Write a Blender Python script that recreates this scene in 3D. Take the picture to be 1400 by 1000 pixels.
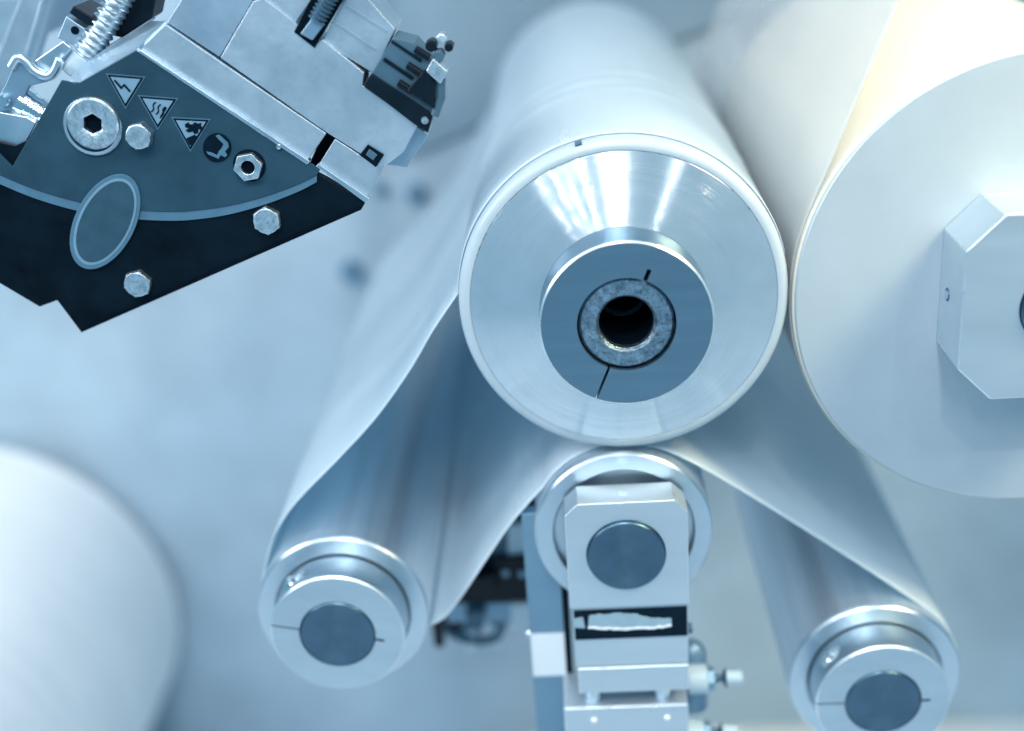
import bpy, bmesh, math, random
from mathutils import Vector, Matrix
random.seed(7)
PI = math.pi
S = bpy.context.scene
for o in list(bpy.data.objects): bpy.data.objects.remove(o)
C = S.collection

# ------------------------------------------------------------------ camera
# World: X right, Y along the roller axes (away from the camera), Z up.
# Origin = centre of the front face of the middle roller.  Metres.
W, H, F, D0 = 1400.0, 1000.0, 1750.0, 0.742
yv = Vector((51, 752, -F)).normalized()                  # world Y in camera axes
ax = 300.0
by = (51 * ax + F * F) / 752
zv = -Vector((ax, -by, -F)).normalized()                 # world Z in camera axes
xv = yv.cross(zv).normalized()
R3 = Matrix((xv, yv, zv))                                # camera -> world
def ray(px, py):
    return R3 @ Vector((px - W / 2, -(py - H / 2), -F))
r0 = ray(852, 413)
CAM = -r0 * (D0 / r0.y)
cam = bpy.data.cameras.new('camera'); camo = bpy.data.objects.new('camera', cam)
C.objects.link(camo); S.camera = camo
m4 = R3.to_4x4(); m4.translation = CAM; camo.matrix_world = m4
cam.sensor_width = 36; cam.lens = F / W * 36; cam.clip_start = 0.01; cam.clip_end = 50
cam.dof.use_dof = True; cam.dof.focus_distance = 0.775; cam.dof.aperture_fstop = 1.9

# ------------------------------------------------------------------ world and lamps
w = bpy.data.worlds.new('World'); S.world = w; w.use_nodes = True
bg = w.node_tree.nodes['Background']
bg.inputs[0].default_value = (0.18, 0.41, 0.585, 1); bg.inputs[1].default_value = 0.86
def area(name, loc, target, sx, sy, power, col):
    l = bpy.data.lights.new(name, 'AREA'); l.shape = 'RECTANGLE'; l.size = sx; l.size_y = sy
    l.energy = power; l.color = col
    o = bpy.data.objects.new(name, l); C.objects.link(o); o.location = loc
    o.rotation_euler = (Vector(target) - Vector(loc)).to_track_quat('-Z', 'Y').to_euler()
    return o
NEU = (1.0, 0.985, 0.965)
area('ceiling_lamp', (-0.25, -0.35, 2.4), (-0.1, 0.45, -0.5), 0.30, 1.6, 10, NEU)
for tx_, pw in ((-0.80, 1.0), (-0.12, 0.7), (0.16, 0.6)):
    area('tube_lamp', (tx_, -0.45, 1.25), (tx_ * 0.8, -0.35, 0.0), 0.025, 0.6, pw, NEU)
for lx_, pw in ((-0.80, 1.5), (-0.60, 1.0), (-0.46, 0.7), (-0.30, 1.3), (0.08, 1.6), (0.62, 1.1)):
    area('glint_light', (lx_, -0.80, 0.92), (0, 0, 0), 0.02, 0.02, pw, NEU)  # small unseen lamps added for streak glints on the turned end face
area('side_fill', (-1.35, -0.25, 0.75), (-0.2, 0.15, -0.2), 0.5, 0.7, 11.5, NEU)  # unseen fill added to brighten the left side of the film
area('front_fill', (-0.05, -1.5, 1.5), (0.1, 0.0, -0.3), 0.10, 1.0, 14.5, NEU)  # unseen fill added to lift the front faces and shaded film
area('warm_fill', (0.70, -0.18, 0.62), (0.40, 0.06, 0.14), 0.34, 0.34, 2.9, (1.0, 0.83, 0.50)).data.spread = math.radians(66)  # unseen warm lamp added to tint the top of the big roller
S.view_settings.view_transform = 'Standard'; S.view_settings.look = 'None'
S.view_settings.exposure = 0.05; S.view_settings.gamma = 1.0
S.view_settings.use_curve_mapping = False
S.render.engine = 'CYCLES'

# ------------------------------------------------------------------ measuring helpers
def at(px, py, Y=0.0):
    """Where the sight line of a measured photo point meets the plane y = Y."""
    r = ray(px, py); t = (Y - CAM.y) / r.y
    p = CAM + r * t
    return (p.x, p.z)
def plen(rpx, py, Y=0.0):
    th = math.atan(752 / F)
    return rpx / F * (D0 + Y) / (math.cos(th) - (py - 500) / F * math.sin(th))
def pix(pts, Y=0.0): return [at(a, b, Y) for a, b in pts]

# ------------------------------------------------------------------ materials
MATS = {}
def mat(name, col, metal=0.0, rough=0.4, var=0.08, nscale=60.0, bump=0.0, bscale=400.0, aniso=0.0,
        radial=False, stretch=None, coat=0.0, dark=None, darkamt=0.0, dlo=0.53, dhi=0.68, tcol=None, translucent=0.0, rvar=0.12, spec=0.5):
    m = bpy.data.materials.new(name); m.use_nodes = True; nt = m.node_tree; n = nt.nodes; L = nt.links
    p = n['Principled BSDF']
    p.inputs['Metallic'].default_value = metal; p.inputs['Roughness'].default_value = rough
    p.inputs['Coat Weight'].default_value = coat; p.inputs['Coat Roughness'].default_value = 0.12
    p.inputs['Specular IOR Level'].default_value = spec
    tc = n.new('ShaderNodeTexCoord'); mp = n.new('ShaderNodeMapping')
    L.new(tc.outputs['Object'], mp.inputs[0])
    if stretch: mp.inputs['Scale'].default_value = stretch
    nz = n.new('ShaderNodeTexNoise'); nz.inputs['Scale'].default_value = nscale
    nz.inputs['Detail'].default_value = 6; nz.inputs['Roughness'].default_value = 0.62
    L.new(mp.outputs[0], nz.inputs['Vector'])
    cr = n.new('ShaderNodeValToRGB'); e = cr.color_ramp.elements
    lo = [max(0, c * (1 - var)) for c in col]; hi = [min(1, c * (1 + var)) for c in col]
    e[0].position = 0.3; e[0].color = (*lo, 1); e[1].position = 0.7; e[1].color = (*hi, 1)
    L.new(nz.outputs['Fac'], cr.inputs[0]); colout = cr.outputs[0]
    if dark:
        n2 = n.new('ShaderNodeTexNoise'); n2.inputs['Scale'].default_value = nscale * 2.3
        n2.inputs['Detail'].default_value = 8; n2.inputs['Roughness'].default_value = 0.7
        L.new(tc.outputs['Object'], n2.inputs['Vector'])
        c2 = n.new('ShaderNodeValToRGB'); c2.color_ramp.elements[0].position = dlo
        c2.color_ramp.elements[1].position = dhi
        c2.color_ramp.elements[0].color = (0, 0, 0, 1); c2.color_ramp.elements[1].color = (darkamt,) * 3 + (1,)
        L.new(n2.outputs['Fac'], c2.inputs[0])
        mx = n.new('ShaderNodeMixRGB'); mx.inputs[2].default_value = (*dark, 1)
        L.new(c2.outputs[0], mx.inputs[0]); L.new(colout, mx.inputs[1]); colout = mx.outputs[0]
    L.new(colout, p.inputs['Base Color'])
    mr = n.new('ShaderNodeMapRange'); mr.inputs[3].default_value = max(0.03, rough - rvar)
    mr.inputs[4].default_value = min(1, rough + rvar)
    L.new(nz.outputs['Fac'], mr.inputs[0]); L.new(mr.outputs[0], p.inputs['Roughness'])
    if bump > 0:
        nb = n.new('ShaderNodeTexNoise'); nb.inputs['Scale'].default_value = bscale; nb.inputs['Detail'].default_value = 4
        L.new(mp.outputs[0], nb.inputs['Vector'])
        b = n.new('ShaderNodeBump'); b.inputs['Strength'].default_value = bump; b.inputs['Distance'].default_value = 0.001
        L.new(nb.outputs['Fac'], b.inputs['Height']); L.new(b.outputs[0], p.inputs['Normal'])
    if aniso:
        p.inputs['Anisotropic'].default_value = aniso
        if radial:
            t = n.new('ShaderNodeTangent'); t.direction_type = 'RADIAL'; t.axis = 'Y'
            L.new(t.outputs[0], p.inputs['Tangent']); p.inputs['Anisotropic Rotation'].default_value = 0.25
    if translucent:
        tr = n.new('ShaderNodeBsdfTranslucent'); (tr.inputs[0].__setattr__('default_value', (*tcol, 1)) if tcol else L.new(colout, tr.inputs[0]))
        ms = n.new('ShaderNodeMixShader'); ms.inputs[0].default_value = translucent
        out = n['Material Output']
        L.new(p.outputs[0], ms.inputs[1]); L.new(tr.outputs[0], ms.inputs[2]); L.new(ms.outputs[0], out.inputs[0])
    MATS[name] = m
    return m
M = MATS
mat('turned_aluminium', (0.66, 0.75, 0.82), 0.80, 0.145, 0.05, 40, 0.0, 900, rvar=0.05)
mat('roller_steel', (0.74, 0.81, 0.86), 0.88, 0.34, 0.12, 70, 0.02, 300, stretch=(1, 0.03, 1))
mat('ring_aluminium', (0.62, 0.72, 0.80), 1, 0.36, 0.05, 50, 0.02, 900, aniso=0.6, radial=True)
mat('collar_aluminium', (0.53, 0.64, 0.72), 1, 0.38, 0.09, 40, 0.05, 700, stretch=(0.3, 1, 1))
mat('block_aluminium', (0.55, 0.655, 0.735), 0.75, 0.44, 0.05, 45, 0.05, 500, stretch=(0.15, 1, 1))
mat('dark_collar', (0.20, 0.32, 0.42), 1, 0.42, 0.06, 90, 0.03, 1600, stretch=(0.12, 1, 2.0), rvar=0.05)
mat('dark_shaft', (0.10, 0.18, 0.255), 1, 0.38, 0.12, 60, 0.04, 600, aniso=0.7, radial=True)
mat('galvanised', (0.24, 0.35, 0.44), 1, 0.45, 0.45, 260, 0.45, 500, dark=(0.02, 0.05, 0.08), darkamt=0.95)
mat('edge_highlight', (0.74, 0.83, 0.89), 0.85, 0.30, 0.06, 90)  # brighter metal on the bevels paints in their edge highlights
mat('bore_black', (0.002, 0.006, 0.012), 0.0, 0.7, 0.3, 80, spec=0.03)
mat('white_rubber', (0.86, 0.89, 0.92), 0, 0.30, 0.05, 14, 0.004, 90, coat=0.3, stretch=(1, 0.25, 1), rvar=0.06)
mat('rim_plastic', (0.50, 0.61, 0.69), 0, 0.34, 0.05, 30, coat=0.1, translucent=0.12)
mat('film', (0.80, 0.895, 0.945), 0, 0.26, 0.04, 22, 0.010, 60, stretch=(1, 0.15, 1), translucent=0.36, tcol=(0.58, 0.80, 0.93), rvar=0.05)
cf = mat('clear_film', (0.76, 0.79, 0.80), 0, 0.22, 0.02, 12, 0.006, 60, stretch=(1, 0.15, 1))
_n = cf.node_tree.nodes; _t = _n.new('ShaderNodeBsdfTransparent'); _m = _n.new('ShaderNodeMixShader'); _m.inputs[0].default_value = 0.55
cf.node_tree.links.new(_n['Principled BSDF'].outputs[0], _m.inputs[1]); cf.node_tree.links.new(_t.outputs[0], _m.inputs[2]); cf.node_tree.links.new(_m.outputs[0], _n['Material Output'].inputs[0])
mat('cream_rubber', (0.78, 0.75, 0.66), 0, 0.32, 0.03, 14, coat=0.2, rvar=0.05)
mat('paper', (0.90, 0.93, 0.95), 0, 0.5, 0.03, 8)
mat('blue_plate', (0.018, 0.058, 0.092), 0.0, 0.46, 0.22, 30, 0.04, 300, spec=0.22)
mat('black_plate', (0.0015, 0.007, 0.014), 0.0, 0.40, 0.5, 35, 0.05, 250, spec=0.10)
mat('print_stripe', (0.070, 0.165, 0.25), 0.0, 0.5, 0.08, 120, spec=0.3)
mat('print_light', (0.16, 0.29, 0.40), 0.0, 0.5, 0.06, 120, spec=0.3)
mat('print_dark', (0.002, 0.010, 0.020), 0.0, 0.6, 0.2, 120, spec=0.04)
mat('badge', (0.024, 0.075, 0.115), 0.0, 0.42, 0.14, 90, spec=0.4)
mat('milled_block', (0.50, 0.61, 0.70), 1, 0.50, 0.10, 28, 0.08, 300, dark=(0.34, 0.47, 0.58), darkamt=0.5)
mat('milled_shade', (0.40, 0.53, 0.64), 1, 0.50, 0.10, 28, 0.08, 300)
mat('sheet_metal', (0.60, 0.71, 0.80), 1, 0.34, 0.08, 40, 0.05, 120)
mat('zinc_bolt', (0.58, 0.69, 0.77), 1, 0.42, 0.22, 220, 0.25, 500, dark=(0.10, 0.18, 0.26), darkamt=0.6)
mat('polished', (0.72, 0.80, 0.86), 1, 0.16, 0.04, 50)
mat('black_plastic', (0.003, 0.010, 0.019), 0.0, 0.36, 0.3, 60, spec=0.2)
mat('grey_plastic', (0.05, 0.12, 0.18), 0.0, 0.45, 0.1, 60)
mat('painted_panel', (0.41, 0.53, 0.63), 0, 0.33, 0.20, 3.2, 0.25, 5, rvar=0.15)
mat('upper_shade_paint', (0.25, 0.36, 0.45), 0.1, 0.42, 0.10, 4, 0.03, 40)  # darker tone painted for the shade on the upper wall
mat('pale_floor', (0.80, 0.86, 0.90), 0, 0.45, 0.03, 5)
mat('post_paint', (0.20, 0.34, 0.46), 0.6, 0.45, 0.06, 30, 0.03, 300)
mat('reflection_paper_white', (0.90, 0.94, 0.97), 0, 0.4, 0.02, 60)  # white for the torn paper edge, screws and the post's painted reflection
mat('label_black', (0.002, 0.012, 0.024), 0, 0.45, 0.3, 80, spec=0.08)
mat('torn_paper', (0.28, 0.42, 0.52), 0, 0.6, 0.08, 150)
mat('white_fitting', (0.45, 0.59, 0.69), 0, 0.35, 0.05, 60)
mat('dark_bolt', (0.05, 0.12, 0.19), 0.3, 0.45, 0.2, 60)

# ------------------------------------------------------------------ object helpers
def finish(me, angle=32):
    for p in me.polygons: p.use_smooth = True
    me.set_sharp_from_angle(angle=math.radians(angle))
def obj(name, bm, m, parent=None, bevel=0.0, angle=32, seg=2, edge=None):
    bmesh.ops.recalc_face_normals(bm, faces=bm.faces[:])
    me = bpy.data.meshes.new(name); bm.to_mesh(me); bm.free(); finish(me, angle)
    me.materials.append(M[m]); o = bpy.data.objects.new(name, me); C.objects.link(o)
    if parent: o.parent = parent
    if bevel:
        b = o.modifiers.new('bevel', 'BEVEL'); b.width = bevel; b.segments = seg; b.limit_method = 'ANGLE'
        b.angle_limit = math.radians(40); b.harden_normals = True
        if edge: me.materials.append(M[edge]); b.material = 1
    return o
def thing(name, label, cat, loc=(0, 0, 0), group=None, roty=0):
    o = bpy.data.objects.new(name, None); C.objects.link(o); o.empty_display_size = 0.02
    o.location = loc; o.rotation_euler = (0, roty, 0); o['label'] = label; o['category'] = cat
    if group: o['group'] = group
    return o
def tag(o, label, cat, group=None):
    o['label'] = label; o['category'] = cat
    if group: o['group'] = group
    return o
def lathe(bm, prof, seg=128, cx=0, cz=0, closed=False):
    """Turn (radius, y) pairs round an axis parallel to Y."""
    rows = []
    for r, y in prof:
        if r < 1e-6: rows.append([bm.verts.new((cx, y, cz))])
        else: rows.append([bm.verts.new((cx + r * math.cos(2 * PI * i / seg), y, cz + r * math.sin(2 * PI * i / seg))) for i in range(seg)])
    if closed: rows.append(rows[0])
    for a, b in zip(rows, rows[1:]):
        for i in range(seg):
            j = (i + 1) % seg
            if len(a) == 1 and len(b) == 1: continue
            if len(a) == 1: bm.faces.new((a[0], b[j], b[i]))
            elif len(b) == 1: bm.faces.new((a[i], a[j], b[0]))
            else: bm.faces.new((a[i], a[j], b[j], b[i]))
    return bm
def prism(bm, pts, y0, y1):
    """Extrude an outline in the XZ plane from y0 to y1."""
    a = [bm.verts.new((x, y0, z)) for x, z in pts]; b = [bm.verts.new((x, y1, z)) for x, z in pts]
    bm.faces.new(a); bm.faces.new(b[::-1])
    for i in range(len(pts)):
        j = (i + 1) % len(pts); bm.faces.new((a[j], a[i], b[i], b[j]))
    return bm
def box(bm, x0, x1, y0, y1, z0, z1):
    return prism(bm, [(x0, z0), (x1, z0), (x1, z1), (x0, z1)], y0, y1)
def circle(cx, cz, r, n=48, a0=0.0): return [(cx + r * math.cos(a0 + 2 * PI * i / n), cz + r * math.sin(a0 + 2 * PI * i / n)) for i in range(n)]
def rod(bm, p, q, r, r2=None, seg=20):
    p, q = Vector(p), Vector(q); d = (q - p).normalized()
    u = d.orthogonal().normalized(); v = d.cross(u); r2 = r if r2 is None else r2
    A = [bm.verts.new(p + (u * math.cos(2 * PI * i / seg) + v * math.sin(2 * PI * i / seg)) * r) for i in range(seg)]
    B = [bm.verts.new(q + (u * math.cos(2 * PI * i / seg) + v * math.sin(2 * PI * i / seg)) * r2) for i in range(seg)]
    bm.faces.new(A); bm.faces.new(B[::-1])
    for i in range(seg):
        j = (i + 1) % seg; bm.faces.new((A[i], A[j], B[j], B[i]))
    return bm
def spline(pts, n=10):
    out = []
    P = [Vector(p) for p in pts]; P = [2 * P[0] - P[1]] + P + [2 * P[-1] - P[-2]]
    for i in range(1, len(P) - 2):
        for k in range(n):
            t = k / n; a, b, c, d = P[i - 1], P[i], P[i + 1], P[i + 2]
            out.append(0.5 * ((2 * b) + (c - a) * t + (2 * a - 5 * b + 4 * c - d) * t * t + (3 * b - 3 * c + d - a) * t ** 3))
    out.append(P[-2]); return out
def sweep(bm, pts, rad, seg=14):
    P = [Vector(p) for p in pts]; rows = []
    up = Vector((0, 1, 0.2)).normalized()
    for i, p in enumerate(P):
        d = (P[min(i + 1, len(P) - 1)] - P[max(i - 1, 0)]).normalized()
        u = up.cross(d).normalized(); v = d.cross(u)
        r = rad(i) if callable(rad) else rad
        rows.append([bm.verts.new(p + (u * math.cos(2 * PI * k / seg) + v * math.sin(2 * PI * k / seg)) * r) for k in range(seg)])
    for a, b in zip(rows, rows[1:]):
        for k in range(seg):
            j = (k + 1) % seg; bm.faces.new((a[k], a[j], b[j], b[k]))
    bm.faces.new(rows[0]); bm.faces.new(rows[-1][::-1]); return bm
NB = bmesh.new

# ------------------------------------------------------------------ setting
YP = 0.75          # machine side frame behind the rollers
ZF = -0.945        # floor
bm = NB(); box(bm, -1.6, 1.8, YP, YP + 0.04, ZF + 0.004, 0.75)
panel = obj('wall', bm, 'painted_panel'); panel['kind'] = 'structure'
bm = NB(); box(bm, -2.2, 2.4, -2.0, YP + 0.3, ZF - 0.05, ZF)
fl = obj('floor', bm, 'pale_floor'); fl['kind'] = 'structure'
bm = NB(); prism(bm, pix([(380, -420), (1500, -420), (1500, -60), (1010, 20), (700, 150), (560, 215), (380, 190)], YP - 0.012), YP - 0.012, YP + 0.001)  # added plate, its darker colour stands in for shade on the upper wall
obj('upper_shade_plate', bm, 'upper_shade_paint', panel, bevel=0.002)
for px, py, rp in ((480, 376, 13), (569, 268, 11), (520, 262, 7), (1032, 42, 14), (1075, -5, 9)):
    x, z = at(px, py, YP - 0.01); r = plen(rp, py, YP)
    bm = NB(); prism(bm, circle(x, z, r, 6, 0.3), YP - 0.016, YP - 0.003); lathe(bm, [(0, YP - 0.004), (r * 1.35, YP - 0.004), (r * 1.35, YP + 0.003), (0, YP + 0.003)], 32, x, z)
    obj('bolt', bm, 'post_paint', panel, bevel=0.001)

# ------------------------------------------------------------------ middle roller
RC = 0.1022
cr_ = thing('coated_roller', 'white coated roller with bright conical metal end, in the middle of the picture', 'roller', (0, 0, 0))
bm = NB()
prof = [(0.060, 0.60), (RC - 0.002, 0.60), (RC, 0.598)]
for i in range(60):
    y = 0.30 - i * 0.0048
    d = 0
    for yc in (0.150, 0.178, 0.206): d += 0.00055 * math.exp(-((y - yc) / 0.0055) ** 2)
    if y > 0.02: prof.append((RC - 0.0004 + d, y))
prof += [(RC - 0.0004, 0.0115), (RC - 0.0016, 0.0110), (0.060, 0.0110)]
lathe(bm, prof, 160, closed=True); obj('barrel', bm, 'white_rubber', cr_)
bm = NB(); rim = [(0.0946, 0.0109), (RC - 0.0003, 0.0109)]
for k in range(9):
    a = k / 8 * PI / 2; rim.append((RC - 0.0056 + 0.0053 * math.cos(a), 0.0062 - 0.0062 * math.sin(a)))
rim += [(0.0952, 0.0001), (0.0946, 0.0006)]
lathe(bm, rim, 160, closed=True); er = obj('end_rim', bm, 'rim_plastic', cr_)
# conical face with a slightly ragged seam against the rim
bm = NB(); fp = [(0.0286, 0.009), (0.0945, 0.009), (0.0945, 0.0008), (0.0942, 0.0003)]
ng = 88; amp = 0.00003
for k in range(ng * 4):                      # turning grooves left by the lathe tool
    f = k / (ng * 4); r = 0.0938 - f * 0.0414
    if k % 4 == 0: amp = random.uniform(0.000042, 0.000056)
    fp.append((r, 0.0002 - f * 0.0117 + amp * math.sin(k * PI / 2)))
fp += [(0.0520, -0.0116), (0.050, -0.0118), (0.0286, -0.0118)]
lathe(bm, fp, 192, closed=True)
ef = obj('end_face', bm, 'turned_aluminium', cr_, angle=60)
def arcstrip(bm, r0, r1, a0, a1, y0, y1, n=10):
    pts = [(r1 * math.cos(a0 + (a1 - a0) * i / n), r1 * math.sin(a0 + (a1 - a0) * i / n)) for i in range(n + 1)]
    pts += [(r0 * math.cos(a1 + (a0 - a1) * i / n), r0 * math.sin(a1 + (a0 - a1) * i / n)) for i in range(n + 1)]
    return prism(bm, pts, y0, y1)
bm = NB()
a = math.radians(30)
while a < math.radians(162):
    heavy = math.radians(112) < a < math.radians(150)
    L_ = random.uniform(0.008, 0.05 if heavy else 0.03); wd = random.choice([0.00025, 0.0005, 0.0011]) if heavy else 0.00018
    arcstrip(bm, 0.0946 - wd, 0.09475, a, a + L_, 0.0004, 0.0016, 4); a += L_ + random.uniform(0.01, 0.05 if heavy else 0.16)
obj('dirt_seam', bm, 'dark_bolt', ef)
def slit_ring(bm, r0, r1, y0, y1, slit, slitw, slot, slotr, slotw, n=120, ch=0.0011):
    """C-shaped clamp ring: cut through at angle slit, notched from the bore at angle slot."""
    pts = []
    h = math.asin(slitw / r1); a0 = slit + h; a1 = slit + 2 * PI - h
    for i in range(n + 1):
        t = a0 + (a1 - a0) * i / n; pts.append((r1 * math.cos(t), r1 * math.sin(t)))
    h = math.asin(slitw / r0); b0 = slit + 2 * PI - h; b1 = slit + h
    hs = math.asin(slotw / r0); so = slot
    while so < b1: so += 2 * PI
    while so > b0: so -= 2 * PI
    k = 0; done = False
    for i in range(n + 1):
        t = b0 + (b1 - b0) * i / n
        if abs(t - so) < hs * 1.05:
            if not done:
                for s, rr in ((1, r0), (1, slotr), (-1, slotr), (-1, r0)):
                    hh = math.asin(slotw / rr); pts.append((rr * math.cos(so + s * hh), rr * math.sin(so + s * hh)))
                done = True
            continue
        if not done and t < so - hs:
            for s, rr in ((1, r0), (1, slotr), (-1, slotr), (-1, r0)):
                hh = math.asin(slotw / rr); pts.append((rr * math.cos(so + s * hh), rr * math.sin(so + s * hh)))
            done = True
        pts.append((r0 * math.cos(t), r0 * math.sin(t)))
    fr = [(x * (r1 - ch) / r1, z * (r1 - ch) / r1) if i <= n else (x, z) for i, (x, z) in enumerate(pts)]
    A = [bm.verts.new((x, y0, z)) for x, z in fr]; B = [bm.verts.new((x, y0 + ch, z)) for x, z in pts]; E = [bm.verts.new((x, y1, z)) for x, z in pts]
    bm.faces.new(A); bm.faces.new(E[::-1]); N = len(pts)
    for i in range(N):
        j = (i + 1) % N; f = bm.faces.new((A[j], A[i], B[i], B[j])); f.material_index = 1 if i < n else 0
        bm.faces.new((B[j], B[i], E[i], E[j]))
    return bm
bm = NB(); slit_ring(bm, 0.0293, 0.0516, -0.039, -0.0119, math.radians(-113), 0.0008, math.radians(67), 0.0365, 0.0013)
col = obj('clamp_collar', bm, 'dark_collar', cr_, angle=25); col.data.materials.append(M['edge_highlight'])
bm = NB()
lathe(bm, [(0.0164, -0.0345), (0.0180, -0.0368), (0.0268, -0.0368), (0.0284, -0.0350), (0.0284, 0.0), (0.0284, YP), (0.0164, YP), (0.0164, 0.10), (0.0140, 0.098), (0.0140, 0.02), (0.0164, 0.018)], 96, closed=True)
obj('shaft_tube', bm, 'galvanised', cr_)
bm = NB(); lathe(bm, [(0, 0.06), (0.0139, 0.06), (0.0139, 0.064), (0, 0.064)], 48); obj('bore_plug', bm, 'bore_black', cr_)
bm = NB(); lathe(bm, [(0.01635, -0.030), (0.01635, 0.017), (0.0158, 0.017), (0.0158, -0.030)], 64, closed=True); obj('bore_lining', bm, 'bore_black', cr_)
bm = NB(); am = math.radians(103.0); hw = 0.0021
pts = []
for rr, s in ((RC - 0.0001, 1), (RC - 0.0001, -1), (RC - 0.0012, -1), (RC - 0.0012, 1)):
    t = am + s * hw / RC; pts.append((rr * math.cos(t), rr * math.sin(t)))
prism(bm, pts, 0.0025, 0.0107); obj('index_mark', bm, 'grey_plastic', cr_)

# ------------------------------------------------------------------ idler rollers
RI = 0.0595
def hexhole(bm, r, y0, y1): return prism(bm, circle(0, 0, r, 6), y0, y1)
def idler(name, label, px, py, roty, collar=True):
    x, z = at(px, py, 0.0)
    t = thing(name, label, 'roller', (x, 0, z), roty=roty, group='small guide rollers')
    bm = NB(); lathe(bm, [(0.05, 0.62), (RI - 0.001, 0.62), (RI, 0.619), (RI, 0.30), (RI, 0.0030), (RI - 0.00025, 0.0030), (RI - 0.00025, 0.0132), (0.05, 0.0132)], 128, closed=True)
    obj('barrel', bm, 'roller_steel', t)
    bm = NB(); lathe(bm, [(RI - 0.0003, 0.0131), (RI - 0.0003, 0.0029), (RI - 0.0003, 0.0014), (RI - 0.0015, 0.0), (RI - 0.0016, 0.0), (0.0475, 0.0004), (0.0464, 0.0014), (0.0464, 0.0060), (0.0260, 0.0060), (0.0260, 0.0130), (0.0300, 0.0130)], 128, closed=True)
    obj('end_ring', bm, 'ring_aluminium', t)
    rs = 0.0252
    bm = NB()
    yf = -0.0262 if collar else -0.030
    rings = [(0, yf + 0.0002)] + [(rs * k / 9, yf + (0.00012 if k % 2 else 0.0)) for k in range(1, 9)]
    lathe(bm, rings + [(rs - 0.0008, yf), (rs, yf + 0.0008), (rs, YP + 0.004), (0, YP + 0.004)], 96); obj('shaft', bm, 'dark_shaft', t)
    if not collar: return t
    bm = NB(); slit_ring(bm, 0.0258, 0.0453, -0.0255, 0.0030, PI, 0.0005, 0.0, 0.0318, 0.0009)
    co = obj('clamp_collar', bm, 'collar_aluminium', t, angle=25); co.data.materials.append(M['edge_highlight'])
    sa = math.radians(143); sx, sz = 0.0436 * math.cos(sa), 0.0436 * math.sin(sa)
    d = Vector((0.30, 0, 0.95)).normalized(); p = Vector((sx, -0.0125, sz))
    bm = NB(); rod(bm, p - d * 0.004, p + d * 0.05, 0.0058, seg=32)
    bmesh.ops.recalc_face_normals(bm, faces=bm.faces[:])
    cm = bpy.data.meshes.new('cut'); bm.to_mesh(cm); bm.free(); cut = bpy.data.objects.new('cut', cm); C.objects.link(cut)
    cut.parent = t
    bo = co.modifiers.new('cut', 'BOOLEAN'); bo.object = cut; bo.operation = 'DIFFERENCE'; bo.solver = 'EXACT'
    bpy.context.view_layer.update()
    nm = bpy.data.meshes.new_from_object(co.evaluated_get(bpy.context.evaluated_depsgraph_get()))
    co.modifiers.clear(); co.data = nm; finish(nm, 25)
    bpy.data.objects.remove(cut)
    bm = NB()
    u = d.orthogonal().normalized(); v = d.cross(u)
    rows = []
    for r, h, n in ((0.0052, -0.0038, 24), (0.0052, 0.0024, 24), (0.0046, 0.0031, 24), (0.0028, 0.0031, 24), (0.0026, -0.001, 24)):
        rows.append([bm.verts.new(p + d * h + (u * math.cos(2 * PI * i / n) + v * math.sin(2 * PI * i / n)) * (r * (0.93 + 0.07 * math.cos(6 * 2 * PI * i / n)) if r < 0.003 else r)) for i in range(n)])
    for a_, b_ in zip(rows, rows[1:]):
        for i in range(24): bm.faces.new((a_[i], a_[(i + 1) % 24], b_[(i + 1) % 24], b_[i]))
    bm.faces.new(rows[-1]); obj('clamp_screw', bm, 'polished', co)
    return t
idler('guide_roller', 'steel guide roller with split collar at lower left, film wrapped under it', 469, 838, math.radians(12))
idler('guide_roller', 'steel guide roller with split collar in the lower right corner', 1195.5, 928, 0)
idler('guide_roller', 'small guide roller held by the chamfered block directly below the white coated roller', 853, 729, 0, collar=False)

# ------------------------------------------------------------------ big roller at the right
RB = 0.1465
bx_, bz_ = at(1405, 396, 0.0)
bx_ = max(bx_, RC + RB + 0.0015)
t = thing('big_roller', 'big pale roller with plain flat end, cut off by the right edge', 'roller', (bx_, 0, bz_))
bm = NB(); lathe(bm, [(0.10, 0.40), (RB - 0.001, 0.40), (RB, 0.399), (RB, 0.30), (RB, 0.0022), (RB - 0.0005, 0.0014), (0.10, 0.0014)], 192, closed=True)
obj('barrel', bm, 'cream_rubber', t)
bm = NB(); lathe(bm, [(0.0, 0.001), (RB - 0.0012, 0.001), (RB - 0.0012, 0.0004), (RB - 0.0022, -0.0008), (0.0, -0.0008)], 192)
mat('face_grey', (0.44, 0.525, 0.59), 0.25, 0.48, 0.04, 22, 0.01, 900, rvar=0.06, dark=(0.16, 0.24, 0.30), darkamt=0.7, dlo=0.735, dhi=0.76)
obj('end_face', bm, 'face_grey', t)
bm = NB(); lathe(bm, [(0, -0.0475), (0.0235, -0.0475), (0.0245, -0.0465), (0.0245, YP + 0.004), (0, YP + 0.004)], 96, 0, 0.006); obj('shaft', bm, 'dark_shaft', t)

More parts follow.
